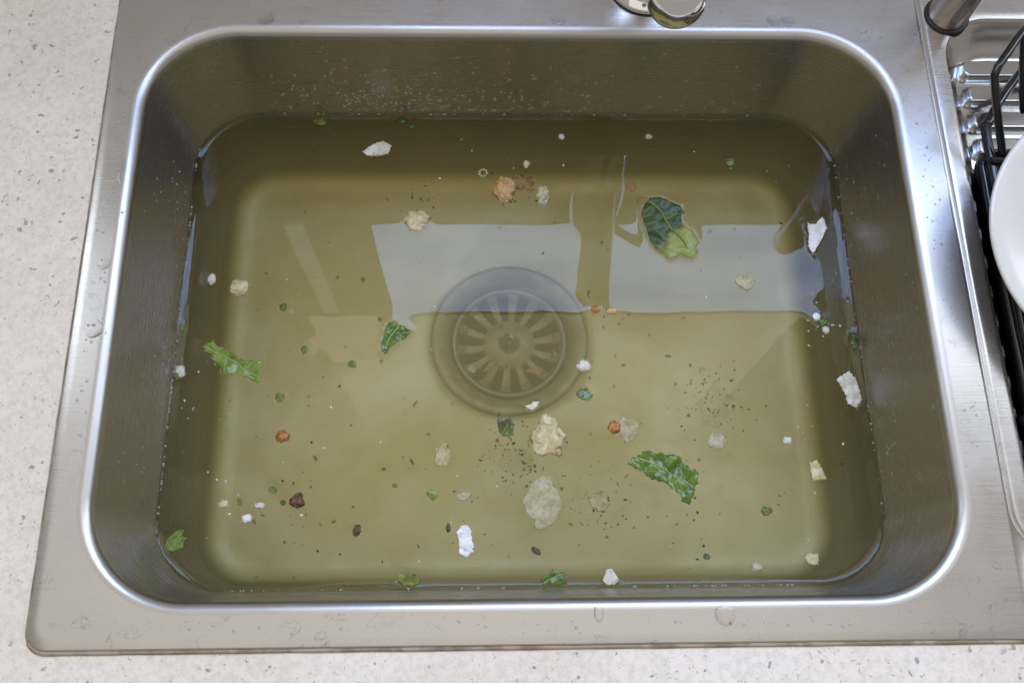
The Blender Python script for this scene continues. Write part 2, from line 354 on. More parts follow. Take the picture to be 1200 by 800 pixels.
# ------------------------------------------------------------------ countertop (one slab with a cut-out for the sink)
OX0, OY0, OX1, OY1 = -0.02525, -0.0259, 0.86, 0.452
CT = -0.0022
def ring_slab(name, o, i, z0, z1, m):
    (a0, a1, b0, b1), (c0, c1, d0, d1) = o, i
    O = [(a0, b0), (a1, b0), (a1, b1), (a0, b1)]; I = [(c0, d0), (c1, d0), (c1, d1), (c0, d1)]
    vs = [(*q, z1) for q in O] + [(*q, z1) for q in I] + [(*q, z0) for q in O] + [(*q, z0) for q in I]; fs = []
    for k in range(4):
        j = (k + 1) % 4
        fs += [(k, j, 4 + j, 4 + k), (8 + j, 8 + k, 12 + k, 12 + j), (k, 8 + k, 8 + j, j), (4 + j, 12 + j, 12 + k, 4 + k)]
    return pydata(name, vs, fs, m, smooth=False)
ctop = ring_slab('countertop', (-0.55, 1.2, -0.14, 0.56), (-0.012, 0.84, -0.0135, 0.44), CT - 0.03, CT, 'stone')
ctop['kind'] = 'structure'; ctop['label'] = 'pale speckled stone countertop around the sink'

# ------------------------------------------------------------------ sink
sink = tag(empty('kitchen_sink', (0, 0, 0)), 'stainless steel kitchen sink filled with cloudy water, set in pale counter', 'sink')
def opening(ins, z):
    return [(x, y, z) for x, y in rr(ins, W - ins, ins, D - ins, max(RC - ins, 0.012))]
GX = 0.5265                                   # seam between bowl deck and draining board
def outer_loop(g, z, r):                       # left corners rounded; the right side runs straight into the draining board
    return [(GX, y, 0.0) if x > GX - g - 0.001 else (x, y, z) for x, y in rr(OX0 + g, GX - g, OY0 + g, OY1 - g, (0.0008, 0.0008, r, r))]
lip = 0.007
loops = [outer_loop(0.0, -0.0030, 0.012), outer_loop(0.0, -0.0012, 0.012), outer_loop(0.0004, -0.0004, 0.0118), outer_loop(0.0012, 0.0, 0.011)]
loops += [outer_loop(0.006, 0.0, 0.011)]
loops += [opening(-0.010, 0.0), opening(-lip - 0.0005, 0.0)]
deck_vs, deck_fs = loft(loops)
deck = pydata('deck', deck_vs, deck_fs, 'deck', sink)
loops = [opening(-lip - 0.0005, 0.0)]
for k in range(1, 10):
    a = HALF * k / 9; loops.append(opening(-lip + lip * math.sin(a), -lip * (1 - math.cos(a))))
FR = 0.020
ztop, zb = -lip, FZ + FR
for k in range(1, 9):
    z = ztop + (zb - ztop) * k / 8; loops.append(opening((-lip - z) * DRAFT, z))
ib = (-lip - zb) * DRAFT
for k in range(1, 9):
    a = HALF * k / 8; loops.append(opening(ib + FR * (1 - math.cos(a)), FZ + FR * (1 - math.sin(a)) - 0.0))
inner = loops[-1]
def to_circle(f, z):
    o = []
    for x, y, _ in inner:
        d = Vector((x - DX, y - DY)); c = Vector((DX, DY)) + d.normalized() * 0.0605
        q = Vector((x, y)).lerp(c, f); o.append((q.x, q.y, z))
    return o
for f in (0.04, 0.25, 0.5, 0.75, 0.93): loops.append(to_circle(f, FZ - 0.0025 * f))
loops.append(to_circle(1.0, FZ - 0.0035)); loops.append(to_circle(1.0, FZ - 0.006))
kf = len(loops) - 16
vs, fs = loft(loops[:10]); pydata('rolled_rim', vs, fs, 'rim', sink)
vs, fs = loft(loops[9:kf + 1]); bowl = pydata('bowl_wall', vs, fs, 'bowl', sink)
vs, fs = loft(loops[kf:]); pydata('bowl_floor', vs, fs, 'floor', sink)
# drain flange and cup
lathe('drain_flange', [(0.0600, -0.005), (0.0625, -0.0028), (0.0622, -0.0012), (0.0600, -0.0006), (0.0560, -0.0012), (0.0515, -0.0040), (0.0485, -0.0075), (0.0470, -0.012)], 'filmed', sink, 64, (DX, DY, FZ))
lathe('drain_cup', [(0.0470, -0.012), (0.0462, -0.030), (0.040, -0.042), (0.025, -0.046), (0.0, -0.047)], 'dark_drain', sink, 48, (DX, DY, FZ))
# draining board
def rect_loop(x0, y0, y1, z, r, x1=0.835): return [(x, y, z) for x, y in rr(x0, x1, y0, y1, r, 10, 14, 24)]
RB = (0.004, 0.004, 0.0004, 0.0004)
dl = [rect_loop(GX, OY0, OY1, -0.003, RB, 0.86), rect_loop(GX + 0.0001, OY0 + 0.0004, OY1 - 0.0005, -0.0006, RB, 0.8597), rect_loop(GX + 0.0002, OY0 + 0.0012, OY1 - 0.001, 0.0, RB, 0.859)]
dl = [[(GX, y, 0.0) if x < GX + 0.0005 else (x, y, z) for x, y, z in l] for l in dl[:2]] + dl[2:]
tray = [(0.5278, 0.018, 0.440, 0.0000, 0.028), (0.5288, 0.0190, 0.439, -0.0016, 0.027), (0.5298, 0.0200, 0.438, -0.0016, 0.026), (0.5308, 0.0210, 0.437, 0.0006, 0.025), (0.5318, 0.022, 0.436, 0.0011, 0.0245), (0.5330, 0.023, 0.435, 0.0012, 0.024), (0.5350, 0.025, 0.430, 0.0012, 0.026),
        (0.5395, 0.0292, 0.394, 0.0012, 0.034), (0.5408, 0.030, 0.3915, 0.0011, 0.034), (0.5425, 0.0315, 0.3885, 0.0004, 0.034), (0.5438, 0.0325, 0.3862, -0.0022, 0.034), (0.5462, 0.0345, 0.3805, -0.0042, 0.032), (0.5472, 0.0352, 0.3780, -0.0072, 0.031), (0.5500, 0.038, 0.3690, -0.0090, 0.028), (0.5512, 0.039, 0.3655, -0.0112, 0.026), (0.5540, 0.041, 0.362, -0.0120, 0.024)]
for x0, y0, y1, z, r in tray: dl.append(rect_loop(x0, y0, y1, z, r))
kb = 3 + 9
vs, fs = loft(dl[:kb + 1]); pydata('board_border', vs, fs, 'deck', sink)
vs, fs = loft(dl[kb:], True); board = pydata('draining_board', vs, fs, 'drainer', sink)
rib_me = None
for k in range(15):
    y = 0.3525 - 0.0205 * k
    if rib_me is None:
        lp = []
        for g, z in ((-0.0016, -0.0122), (-0.0004, -0.0112), (0.0004, -0.0080), (0.0010, -0.0071), (0.0016, -0.0069), (0.0024, -0.0069)):
            lp.append([(a, b_, z) for a, b_ in rr(0.0 + g, 0.245 - g, -0.0070 + g, 0.0070 - g, 0.0042 - g * 0.6, 6, 3, 2)])
        vs, fs = loft(lp, True)
        o = pydata('rib', vs, fs, 'drainer', board); rib_me = o.data
    else:
        o = bpy.data.objects.new('rib', rib_me); col.objects.link(o); o.parent = board
    o.location = (0.5575, y, 0.0)
# old sealant between sink edge and stone
bead = []
path = [(0.86, OY0 - 0.0008, CT + 0.0001)]
pts = rr(OX0 - 0.0008, 0.87, OY0 - 0.0008, 0.47, 0.0125, 10, 60, 40)
idx = [q for q in pts if q[1] < 0.45 and q[0] < 0.86]
idx = [(0.85, OY0 - 0.0008)] + sorted([q for q in idx if q[0] > 0.0 and q[1] < 0.0], key=lambda q: -q[0]) + sorted([q for q in idx if q[0] <= 0.0 and q[1] < -0.02 and q[0] > OX0 + 0.012], key=lambda q: -q[0]) + sorted([q for q in idx if q[0] <= OX0 + 0.012], key=lambda q: q[1])
vs, fs = tube([(x, y, CT + 0.0001) for x, y in idx], [(0.0014 if y < -0.02 else 0.0006) + 0.0003 * noise.noise((x * 60, y * 60, 0)) for x, y in idx], 8)
pydata('sealant', vs, fs, 'old_sealant', sink)

# ------------------------------------------------------------------ strainer basket in the drain
bk = tag(empty('strainer_basket', (DX, DY, FZ)), 'round slotted steel strainer basket in the drain under the water', 'strainer')
lathe('rim', [(0.0462, -0.0110), (0.0465, -0.0090), (0.0450, -0.0080), (0.0425, -0.0085), (0.0405, -0.0110), (0.0400, -0.0130), (0.0415, -0.0130), (0.0440, -0.0110)], 'strainer', bk, 56, close=True)
lathe('hub', [(0.0215, -0.0185), (0.0210, -0.0155), (0.0190, -0.0140), (0.0100, -0.0130), (0.0072, -0.0132), (0.0066, -0.0170), (0.0, -0.0165)], 'filmed', bk, 48)
lathe('knob', [(0.0, -0.0090), (0.0026, -0.0094), (0.0034, -0.0112), (0.0026, -0.0130), (0.0022, -0.0172)], 'strainer', bk, 20)
sp_me = None
for k in range(14):
    if sp_me is None:
        vs = []
        for r, w, z, h in ((0.0195, 0.0028, -0.0165, 0.0022), (0.028, 0.0036, -0.0180, 0.0022), (0.035, 0.0044, -0.0165, 0.0022), (0.0415, 0.0052, -0.0118, 0.0022)):
            vs += [(r, -w, z), (r, w, z), (r, w * 0.7, z + h), (r, -w * 0.7, z + h)]
        fs = [(0, 1, 2, 3), (15, 14, 13, 12)]
        for q in range(3):
            for i in range(4): fs.append((q * 4 + i, q * 4 + 4 + i, q * 4 + 4 + (i + 1) % 4, q * 4 + (i + 1) % 4))
        o = pydata('spoke', vs, fs, 'filmed', bk, smooth=False); sp_me = o.data
    else:
        o = bpy.data.objects.new('spoke', sp_me); col.objects.link(o); o.parent = bk
    o.rotation_euler = (0, 0, 2 * math.pi * (k + 0.3) / 14)

# ------------------------------------------------------------------ tap
tap = tag(empty('kitchen_tap', (0.339, 0.417, 0)), 'chrome kitchen tap with rounded spout behind the sink bowl', 'tap')
lathe('gasket', [(0.0, 0.0002), (0.0286, 0.0002), (0.0286, 0.0010), (0.027, 0.0010)], 'black_rubber', tap)
lathe('base_flange', [(0.0280, 0.0008), (0.0282, 0.0026), (0.0272, 0.0042), (0.0235, 0.0060), (0.0205, 0.0100), (0.0196, 0.060), (0.0215, 0.090), (0.0265, 0.120), (0.0275, 0.150), (0.0260, 0.185), (0.0200, 0.215), (0.0, 0.228)], 'chrome', tap, 56)
sp = smoothpath([(0, 0, 0.105), (-0.001, -0.030, 0.122), (-0.005, -0.070, 0.132), (-0.009, -0.098, 0.130), (-0.0112, -0.115, 0.126)], 8)
rad = [0.0155 + 0.0010 * (i / len(sp)) for i in range(len(sp))]
tip = sp[-1]; dirn = (sp[-1] - sp[-3]).normalized()
for k in range(1, 8):
    a = HALF * k / 7; sp.append(tip + dirn * (0.0165 * math.sin(a))); rad.append(max(0.0165 * math.cos(a), 0.0004))
vs, fs = tube(sp, rad, 32); pydata('spout', vs, fs, 'chrome', tap)
lv = smoothpath([(0.0, 0, 0.185), (0.020, -0.010, 0.200), (0.044, -0.024, 0.206), (0.066, -0.036, 0.204)], 6)
vs, fs = tube(lv, [0.008 - 0.003 * math.sin(i / len(lv) * 3.0) for i in range(len(lv))], 16); pydata('lever', vs, fs, 'chrome', tap)

# ------------------------------------------------------------------ upright steel tube at the back corner
post = tag(empty('steel_tube', (0.548, 0.3895, 0.0012)), 'upright brushed steel tube with black base ring at back corner of draining board', 'steel tube')
lathe('tube', [(0.0138, -0.012), (0.0138, 0.205), (0.0125, 0.209), (0.0, 0.210)], 'post', post, 40)
lathe('base_ring', [(0.0138, -0.008), (0.0156, -0.008), (0.0158, 0.0008), (0.0150, 0.0016), (0.0138, 0.0018)], 'black_rubber', post, 40)
# ------------------------------------------------------------------ dish rack and plate on the draining board
rack = tag(empty('dish_rack', (0.67, 0.2, -0.007)), 'black wire dish rack standing on the ribbed draining board', 'dish rack')
rl = Vector((0.67, 0.2, -0.007))
def wire(name, pts, r, parent, n=6):
    P = [Vector(q) - rl for q in pts]
    vs, fs = tube(smoothpath(P, n) if n > 1 else P, r, 10); return pydata(name, vs, fs, 'black_coated_wire', parent)
wire('end_wire', [(0.640, 0.352, 0.051), (0.600, 0.3515, 0.051), (0.5772, 0.3505, 0.050), (0.5500, 0.3195, 0.050), (0.5445, 0.3115, 0.049), (0.5445, 0.3070, 0.045), (0.5530, 0.2905, 0.027), (0.5620, 0.2735, 0.010)], 0.0026, rack, 8)
wire('end_wire', [(0.5665, 0.3372, 0.0500), (0.5720, 0.325, 0.034), (0.5815, 0.306, 0.0105)], 0.0024, rack)
wire('base_shadow_wire', [(0.5900, 0.3420, 0.0060), (0.5720, 0.3200, 0.0060), (0.5590, 0.300, 0.0060), (0.5565, 0.294, 0.006), (0.5560, 0.240, 0.0060), (0.5560, 0.07, 0.0060)], 0.0032, rack, 5)  # diagonal run stands in for the end wire's shadow and reflection on the ribs
wire('base_shadow_wire', [(0.590, 0.342, 0.006), (0.62, 0.3445, 0.006), (0.80, 0.345, 0.006)], 0.0030, rack, 3)
for k in range(9):
    wire('cross_wire', [(0.5535, 0.270 - 0.024 * k, 0.0105), (0.805, 0.270 - 0.024 * k, 0.0105)], 0.0022, rack, 1)
for k in range(5):
    y = 0.262 - 0.048 * k
    wire('plate_holder', [(0.575, y, 0.0105), (0.5755, y, 0.026), (0.582, y, 0.033), (0.590, y, 0.026), (0.5905, y, 0.0105)], 0.0020, rack, 5)
for x, y in ((0.5535, 0.10), (0.575, 0.20), (0.78, 0.345)):
    lathe('foot', [(0.0, -0.0002), (0.0045, -0.0002), (0.0052, 0.003), (0.0052, 0.012), (0.004, 0.014)], 'black_rubber', rack, 16, (x - rl.x, y - rl.y, 0.0))
lp = [[(x - rl.x, y - rl.y, z - rl.z) for x, y in rr(0.5495 + g, 0.80 - g, 0.05 + g, 0.282 - g, 0.012, 6, 6, 6)] for g, z in ((0.004, -0.0062), (0.0, -0.004), (0.0, 0.0045), (0.0016, 0.0052), (0.003, 0.0040), (0.006, -0.0020))]
vs, fs = loft(lp, True); pydata('rib_shade', vs, fs, 'rib_shade_black', rack)  # black sheet added where the plate and rack shade the ribs

pl = lathe('dinner_plate', [(0.0, 0.0), (0.046, 0.0), (0.050, -0.0022), (0.053, 0.0), (0.060, 0.0035), (0.080, 0.0085), (0.0885, 0.0110), (0.0900, 0.0122), (0.0893, 0.0134), (0.0875, 0.0136), (0.078, 0.0118), (0.0690, 0.0098), (0.0665, 0.0088), (0.0635, 0.0058), (0.0600, 0.0036), (0.055, 0.0028), (0.050, 0.0026), (0.0, 0.0024)], 'white_china', None, 96)
pl.location = (0.6190, 0.2050, 0.0285); pl.rotation_euler = (math.radians(6), math.radians(-4), 0)
tag(pl, 'white round china plate lying in the black dish rack', 'plate')

# ------------------------------------------------------------------ floating things: outlines in millimetres on the water
OUT={
 'A':([(29.1,176.6),(31.6,177.8),(34.6,180.6),(36.7,179.7),(38.8,176.2),(43.7,174),(47.9,172.4),(51.1,170.3),(54.2,167.8),(59.1,164.9),(64.9,164.9),(69,165.5),(71.4,164.9),(71.1,161.2),(69.4,156.9),(70.3,152.6),(69.6,149.5),(68.2,148.9),(63.6,152),(59.1,153.3),(55.3,154.5),(50.6,155.1),(46,154.2),(43.8,155.8),(42.6,159.5),(39.5,161.9),(36.8,165.7),(35.4,168.8),(31.3,171.9)],[[(29.7,175.9),(39.3,170.3),(52.2,164),(59.6,158.2),(69.3,153.5)],[(39.3,170.3),(37.8,174.4),(35.6,178.7)],[(46,167.2),(45.3,161.9),(45.3,155.8)],[(52.2,164),(59.2,163.7),(69.7,164.3)],[(55.9,160.6),(61.1,154.5),(67.2,150.2)]]),
 'D':([(321,90.4),(324.5,95.6),(332.6,99.8),(335.9,100.1),(338.4,98.1),(344.2,98.4),(348.7,97.1),(352,97.7),(356.4,95),(357.5,91.4),(360.6,89.4),(362.9,86.1),(365.7,87.8),(368,84.5),(366.8,80.9),(366.8,77),(364.6,73.8),(362.9,68.7),(359.9,63.3),(357.5,64.6),(355,65.5),(354.5,68.7),(351.6,72),(348.5,74.3),(345.5,77.2),(339.8,79.2),(335.9,80.2),(332.2,82.5),(331,84.4),(324.7,87.4)],[[(327.1,95.6),(341.7,89.2),(346.7,85.6),(354.8,81),(364.6,73.8)],[(346.7,85.6),(336.3,85.7),(327.9,86.1)],[(346.7,85.9),(343.7,90.2),(338.9,96.5)],[(347.3,85.6),(352.2,81.7),(355.6,73.9),(357.8,68.7)],[(354.8,81),(356.4,85.5),(355.6,92.1)]]),
 'B':([(156.9,192.7),(159.8,193.6),(162.1,192.4),(163.5,190.5),(166.1,190.7),(168.8,188.8),(172.5,186.5),(171.5,183.8),(169,181),(166.9,180.2),(164.3,178.8),(161.3,176.6),(159.2,175),(157.2,172.5),(156.3,170),(154.7,169.5),(152.6,171.7),(151.7,175),(152.1,177.7),(153.1,180.5),(153.5,184.4),(153.9,187.7),(155.6,190.8)],[[(164,189.9),(160,184.9),(157,179.9),(155.4,172.5)],[(161,185.5),(164.7,184.5),(169.4,184.6)],[(159,183.5),(156.8,186),(157.2,191)]]),
 'C':([(347.2,290.9),(354.4,291.6),(360.6,288.7),(369.9,284.3),(370.8,280.7),(369.2,275.1),(370.3,268.1),(376.4,264.6),(379.8,257.7),(380.8,255.1),(378.5,250.9),(378.9,245.7),(374.7,242.4),(370.9,244.1),(367.9,245.8),(363.1,243.2),(358.3,242.4),(356.2,245.8),(348.7,250),(345.1,256),(343.9,262.9),(341.3,271.5),(340.2,279.4),(343.8,286.4)],[[(345.5,288.6),(353.8,281.2),(360.8,267.2),(368.8,257.7),(372.2,250)],[(358,272.9),(364.6,276.8),(369.4,277.7)],[(360.8,267.2),(352,266.3),(344.1,265.5)]]),
 'E':([(17.4,43.2),(23.5,49.6),(28.9,49.9),(27.5,45.9),(32.2,44.9),(29.3,42.2),(29.1,38.6),(23.1,35.9),(18.4,36.9)],[[(19.2,37.8),(27.3,47.7)]]),
 'F':([(167.5,19.3),(168.9,21.6),(172,20.5),(174.7,21.7),(177.2,19.2),(182,17.9),(181.3,13.8),(175.5,13),(170.9,13.4),(168.1,15.7)],[]),
 'G':([(259.7,15.6),(261.6,18.3),(265.3,19.2),(267.6,23.1),(269.9,20),(275.5,20.9),(274.4,16.4),(276.2,13.7),(270.6,12.3),(266.1,13.8),(261.8,11.7)],[[(261.5,13.8),(268,17.3),(274.5,20)]]),
 'H':([(287.1,141),(290.1,144),(294.5,144.6),(296.9,140.9),(298.6,138.9),(296.7,135.4),(290.8,135.9),(287.6,137.9)],[]),
 'I':([(232.8,129.8),(235.1,130.2),(236.1,123.7),(242,126.7),(243.9,121.6),(243.8,113.6),(236.9,112.6),(233.4,116.7)],[[(236,114.6),(240,121.7)]]),
 'W1':([(263.1,84.3),(268.9,82.9),(270.7,76.4),(275.5,66.1),(273.3,57.3),(267.4,51),(261,47.9),(256,49.9),(257.4,54.2),(252.3,57.4),(248.7,66.4),(251.3,72.7),(256.6,80.4)],[]),
 'W2':([(469.7,150),(479.3,156),(484.2,147.9),(485.5,134.8),(480.6,128.9),(475.2,131.9),(474.2,138.9)],[]),
 'W3':([(443.3,91.3),(449.1,92.6),(453.9,79.8),(444.3,78.6)],[]),
 'W4':([(432.7,28.7),(437.2,31),(442.3,30.4),(441.4,23.3),(435.4,23.9)],[]),
 'W5':([(462.7,270.2),(465.8,269.5),(468.2,268.9),(474.7,275.2),(477.5,266.1),(470.2,253.6),(464.2,245.4),(461.8,252.2),(463.4,260.5)],[]),
 'W6':([(133.2,328),(141.4,335.3),(148.8,337.8),(154.9,333.4),(152.4,326.9),(143.9,324.4),(136.5,325.1)],[]),
 'W7':([(205.4,46.1),(208.1,50.7),(212.8,51.2),(215.6,46.9),(216,34.1),(211.9,30.5),(207.3,32.4),(206.7,39.7)],[]),
 'W8':([(299.8,15.2),(303.3,22.4),(306.5,22.7),(310.4,15.1),(307.4,11.9),(301.9,12.5)],[]),
 'W9':([(250.6,132),(256.5,133.4),(256.9,135),(261.8,134.6),(259.9,131),(256.8,128)],[]),
}

floaters = []                                   # point clouds for the meniscus
def inside(poly, x, y):
    c = False; n = len(poly); j = n - 1
    for i in range(n):
        (xi, yi), (xj, yj) = poly[i], poly[j]
        if (yi > y) != (yj > y) and x < (xj - xi) * (y - yi) / (yj - yi) + xi: c = not c
        j = i
    return c
def roughen(poly, step, amp, rng):
    o = []
    for i in range(len(poly)):
        a = Vector(poly[i]); b_ = Vector(poly[(i + 1) % len(poly)]); d = b_ - a; n = max(1, int(d.length / step)); nrm = Vector((d.y, -d.x)).normalized() if d.length else Vector((0, 0))
        for k in range(n):
            q = a + d * (k / n)
            off = ((0.8 if (k % 2) else -0.4) + rng.uniform(-0.6, 0.6)) * amp if k else rng.uniform(-0.3, 0.3) * amp
            q = q + nrm * off; o.append((q.x, q.y))
    return o
def sheet(name, poly_mm, m, z=WZ, step=1.5, amp=0.35, thick=0.00028, wave=0.0010, seed=0, lift=0.0006, grid=1.0, parent=None, flo=True, curl=0.0, fold=None):
    rng = random.Random(seed)
    P = roughen(poly_mm, step, amp, rng)
    cx = sum(q[0] for q in P) / len(P); cy_ = sum(q[1] for q in P) / len(P)
    pts = [Vector((a - cx, b_ - cy_)) for a, b_ in P]
    n = len(pts); edges = [(i, (i + 1) % n) for i in range(n)]
    xs = [q.x for q in pts]; ys = [q.y for q in pts]; loc = [(q.x, q.y) for q in pts]
    R = max(max(xs) - min(xs), max(ys) - min(ys)) / 2
    g = max(grid, R / 16)
    y = min(ys) + g * 0.5; row = 0
    while y < max(ys):
        x = min(xs) + g * (0.25 + 0.5 * (row % 2))
        while x < max(xs):
            qx, qy = x + rng.uniform(-.15, .15) * g, y + rng.uniform(-.15, .15) * g
            if inside(loc, qx, qy) and min((qx - a) ** 2 + (qy - b_) ** 2 for a, b_ in loc) > (0.35 * g) ** 2: pts.append(Vector((qx, qy)))
            x += g
        y += g; row += 1
    v2, _, f2, *_ = delaunay_2d_cdt(pts, edges, [], 1, 1e-5)
    def hz(x, y):
        h = wave * noise.noise((x * 0.16 + seed * 3.1, y * 0.16, seed)) + wave * 0.45 * noise.noise((x * 0.5, y * 0.5 + seed, 2.0))
        e = (x * x + y * y) / (R * R); h += curl * e
        if fold: h -= fold(x + cx, y + cy_)
        return lift + h
    vs = [(q.x / 1000, q.y / 1000, hz(q.x, q.y)) for q in v2]
    o = pydata(name, vs, [tuple(f) for f in f2], m, parent)
    o.location = (cx / 1000, cy_ / 1000, z)
    md = o.modifiers.new('thickness', 'SOLIDIFY'); md.thickness = thick; md.offset = 1.0
    if flo: floaters.append([(a / 1000, b_ / 1000) for a, b_ in P])
    o_h = lambda x, y: hz(x - cx, y - cy_)
    return o, o_h, (cx, cy_)
def leaf(key, m, ribm, label, rib_w=0.5, group=None, **kw):
    poly, veins = OUT[key]
    mid = veins[0] if veins else None
    def fold(x, y):
        if not mid: return 0
        d = min((Vector((x, y)) - Vector(a).lerp(Vector(b_), t / 6)).length for a, b_ in zip(mid, mid[1:]) for t in range(7))
        return 0.0007 * math.exp(-(d / 1.8) ** 2)
    o, h, (cx, cy_) = sheet('leaf', poly, m, fold=fold, **kw)
    for i, vn in enumerate(veins):
        P = smoothpath([(a, b_, 0) for a, b_ in vn], 5); w = rib_w if i == 0 else rib_w * 0.5
        pts = [((q.x - cx) / 1000, (q.y - cy_) / 1000, h(q.x, q.y) + (0.00035 if i == 0 else 0.0003)) for q in P]
        vs, fs = tube(pts, [w * 0.001 * (1.0 - 0.65 * k / len(P)) for k in range(len(P))], 6)
        pydata('midrib' if i == 0 else 'vein', vs, fs, ribm, o)
    tag(o, label, 'leaf'); return o
leaf('A', 'leaf_bright', 'rib_pale', 'long ragged bright green leaf piece floating near the left wall of the sink', seed=1, wave=0.0013, amp=0.8, step=1.7)
leaf('D', 'leaf_green', 'rib_pale', 'large crinkled green leaf with pale veins floating right of centre, towards the near edge', seed=2, wave=0.0022, amp=0.85, step=1.7, rib_w=0.55, lift=0.0012)
leaf('B', 'leaf_green', 'rib_pale', 'small triangular green leaf with white midrib, left of the drain', seed=3, wave=0.0010, amp=0.45, rib_w=0.5)
leaf('C', 'leaf_dark_stalk', 'rib_yellow', 'big dark green leaf with yellow stalk, at the far right, over the window reflection', seed=4, wave=0.0014, amp=0.25, rib_w=1.3, step=2.5)
leaf('E', 'leaf_bright', 'rib_pale', 'jagged pale green leaf scrap touching the wall in the near left corner', seed=5, wave=0.0008, rib_w=0.3)
leaf('F', 'leaf_olive', 'rib_pale', 'dark olive leaf scrap at the near waterline, left of centre', seed=6, wave=0.0008)
leaf('G', 'leaf_green', 'rib_pale', 'star-shaped green leaf scrap at the near waterline, right of centre', seed=8, wave=0.0010, rib_w=0.3, amp=0.6)
leaf('H', 'leaf_green', 'rib_pale', 'small roundish green leaf scrap just right of the drain', seed=9, wave=0.0008)
leaf('I', 'leaf_dark', 'rib_pale', 'sunken dark green notched leaf scrap on the near side of the drain', seed=10, z=-0.093, flo=False, rib_w=0.35)
def flake(name, key, m, label, **kw):
    o, h, c = sheet(name, OUT[key][0], m, **kw); tag(o, label, 'food scrap'); return o
flake('food_flake', 'W1', 'pale_food', 'large flat cream food flake hanging just under the water near the front', seed=21, z=-0.0848, thick=0.0012, lift=0.0, wave=0.0012, flo=False, amp=0.5)
flake('food_flake', 'W2', 'white_food', 'oblong white food flake near the right wall', seed=22, thick=0.0010, amp=0.5)
flake('food_flake', 'W3', 'cream_food', 'small squarish cream flake near the right wall, below the oblong white one', seed=23, thick=0.0010, amp=0.5)
flake('food_flake', 'W4', 'cream_food', 'cream flake with orange patches in the near right corner', seed=24, thick=0.0012, amp=0.4)
flake('food_flake', 'W5', 'bright_white_food', 'torn wedge of white film at the right end of the window reflection', seed=25, thick=0.0005, amp=0.5, wave=0.0016)
flake('food_flake', 'W6', 'white_food', 'white pointed flake alone near the far wall, left of centre', seed=26, thick=0.0016, amp=0.4, wave=0.0016, lift=0.0010)
flake('food_flake', 'W7', 'bright_white_food', 'bright white upright oblong piece near the front, left of the large cream flake', seed=27, thick=0.0022, amp=0.3, wave=0.0016, lift=0.0016)
flake('food_flake', 'W8', 'white_food', 'whitish translucent peak-shaped flake at the near waterline', seed=28, thick=0.0006, amp=0.4)
flake('food_flake', 'W9', 'white_food', 'small ragged white flake on the near rim of the drain', seed=29, thick=0.0008, amp=0.5)

# lumps -------------------------------------------------------------
ico = bmesh.new(); bmesh.ops.create_icosphere(ico, subdivisions=4, radius=1.0)
ico_v = [v.co.copy() for v in ico.verts]; ico_f = [tuple(v.index for v in f.verts) for f in ico.faces]; ico.free()
ic1 = bmesh.new(); bmesh.ops.create_icosphere(ic1, subdivisions=1, radius=1.0)
ic1_v = [v.co.copy() for v in ic1.verts]; ic1_f = [tuple(v.index for v in f.verts) for f in ic1.faces]; ic1.free()
def lump(name, x, y, w, d, m, label, cat='food scrap', h=None, z=None, amp=0.38, freq=1.7, seed=None, group=None, flo=True):
    seed = seed if seed is not None else (x * 7.3 + y * 3.7) % 97
    h = (h if h is not None else 0.45 * min(w, d)) * 0.55; w *= 1.08; d *= 1.08
    vs = []
    for c in ico_v:
        q = c * freq + Vector((seed, seed * 1.7, 0.0))
        k = 1 + amp * 1.0 * noise.noise(q) + amp * 0.45 * noise.noise(q * 2.3) + amp * 0.30 * noise.noise(q * 5.1) + amp * 0.22 * noise.noise(q * 11)
        vs.append((c.x * k * w / 2000, c.y * k * d / 2000, c.z * k * h / 2000))
    o = pydata(name, vs, ico_f, m); o.location = (x / 1000, y / 1000, z if z is not None else WZ - 0.0004)
    o.rotation_euler = (0, 0, 0)
    tag(o, label, cat, group)
    if flo and z is None: floaters.append([((x + 0.45 * w * math.cos(a)) / 1000, (y + 0.45 * d * math.sin(a)) / 1000) for a in [i * math.pi / 6 for i in range(12)]])
    return o
lump('food_lump', 174.5, 272.8, 15.6, 14.0, 'cream_food', 'cream crumbly lump with wet white edge at the left end of the window reflection', h=7)
lump('food_lump', 239.8, 298.8, 15.5, 17.1, 'tan_food', 'largest tan toasted lump near the far wall', h=9)
lump('food_lump', 252.5, 304.5, 15.0, 11.0, 'orange_smear', 'thin orange-brown smear beside the tan toasted lump', h=1.2, z=WZ - 0.0012, amp=0.6)
lump('food_lump', 267.7, 294.6, 8.3, 12.5, 'pale_food', 'pale upright crumb right of the tan toasted lump', h=5)
lump('food_crumb', 256.1, 319.7, 4.5, 5.8, 'cream_food', 'tiny cream crumb behind the tan toasted lump', h=3)
lump('food_lump', 50.5, 220.3, 12.0, 11.1, 'cream_food', 'cream crumb with soft edges behind the long bright leaf by the left wall', h=4)
lump('food_crumb', 30.2, 226.3, 5.0, 7.4, 'white_food', 'narrow white crumb closest to the left wall, behind the cream crumb', h=3)
lump('food_lump', 14.6, 157.1, 6.4, 8.6, 'white_food', 'white crumb stuck at the left waterline beside the long bright leaf', h=5)
lump('food_lump', 293.1, 160.9, 8.4, 7.5, 'white_food', 'white oval crumb at the right rim of the drain', h=3)
lump('food_lump', 266.8, 110.0, 20.3, 22.5, 'cream_food', 'big knobbly cream floret between the drain and the large cream flake', h=13, amp=0.5, freq=1.5)
lump('food_crumb', 52.4, 66.7, 6.7, 5.6, 'cream_food', 'cream crumb farthest left of the small group near the near left corner', h=3)
lump('food_crumb', 68.2, 57.1, 5.5, 5.0, 'bright_white_food', 'bright white crumb in the small group near the near left corner', h=2.5)
lump('food_crumb', 75.9, 65.4, 6.4, 4.0, 'white_food', 'whitish slanting crumb beside the brown crumb cluster near the near left corner', h=2.5)
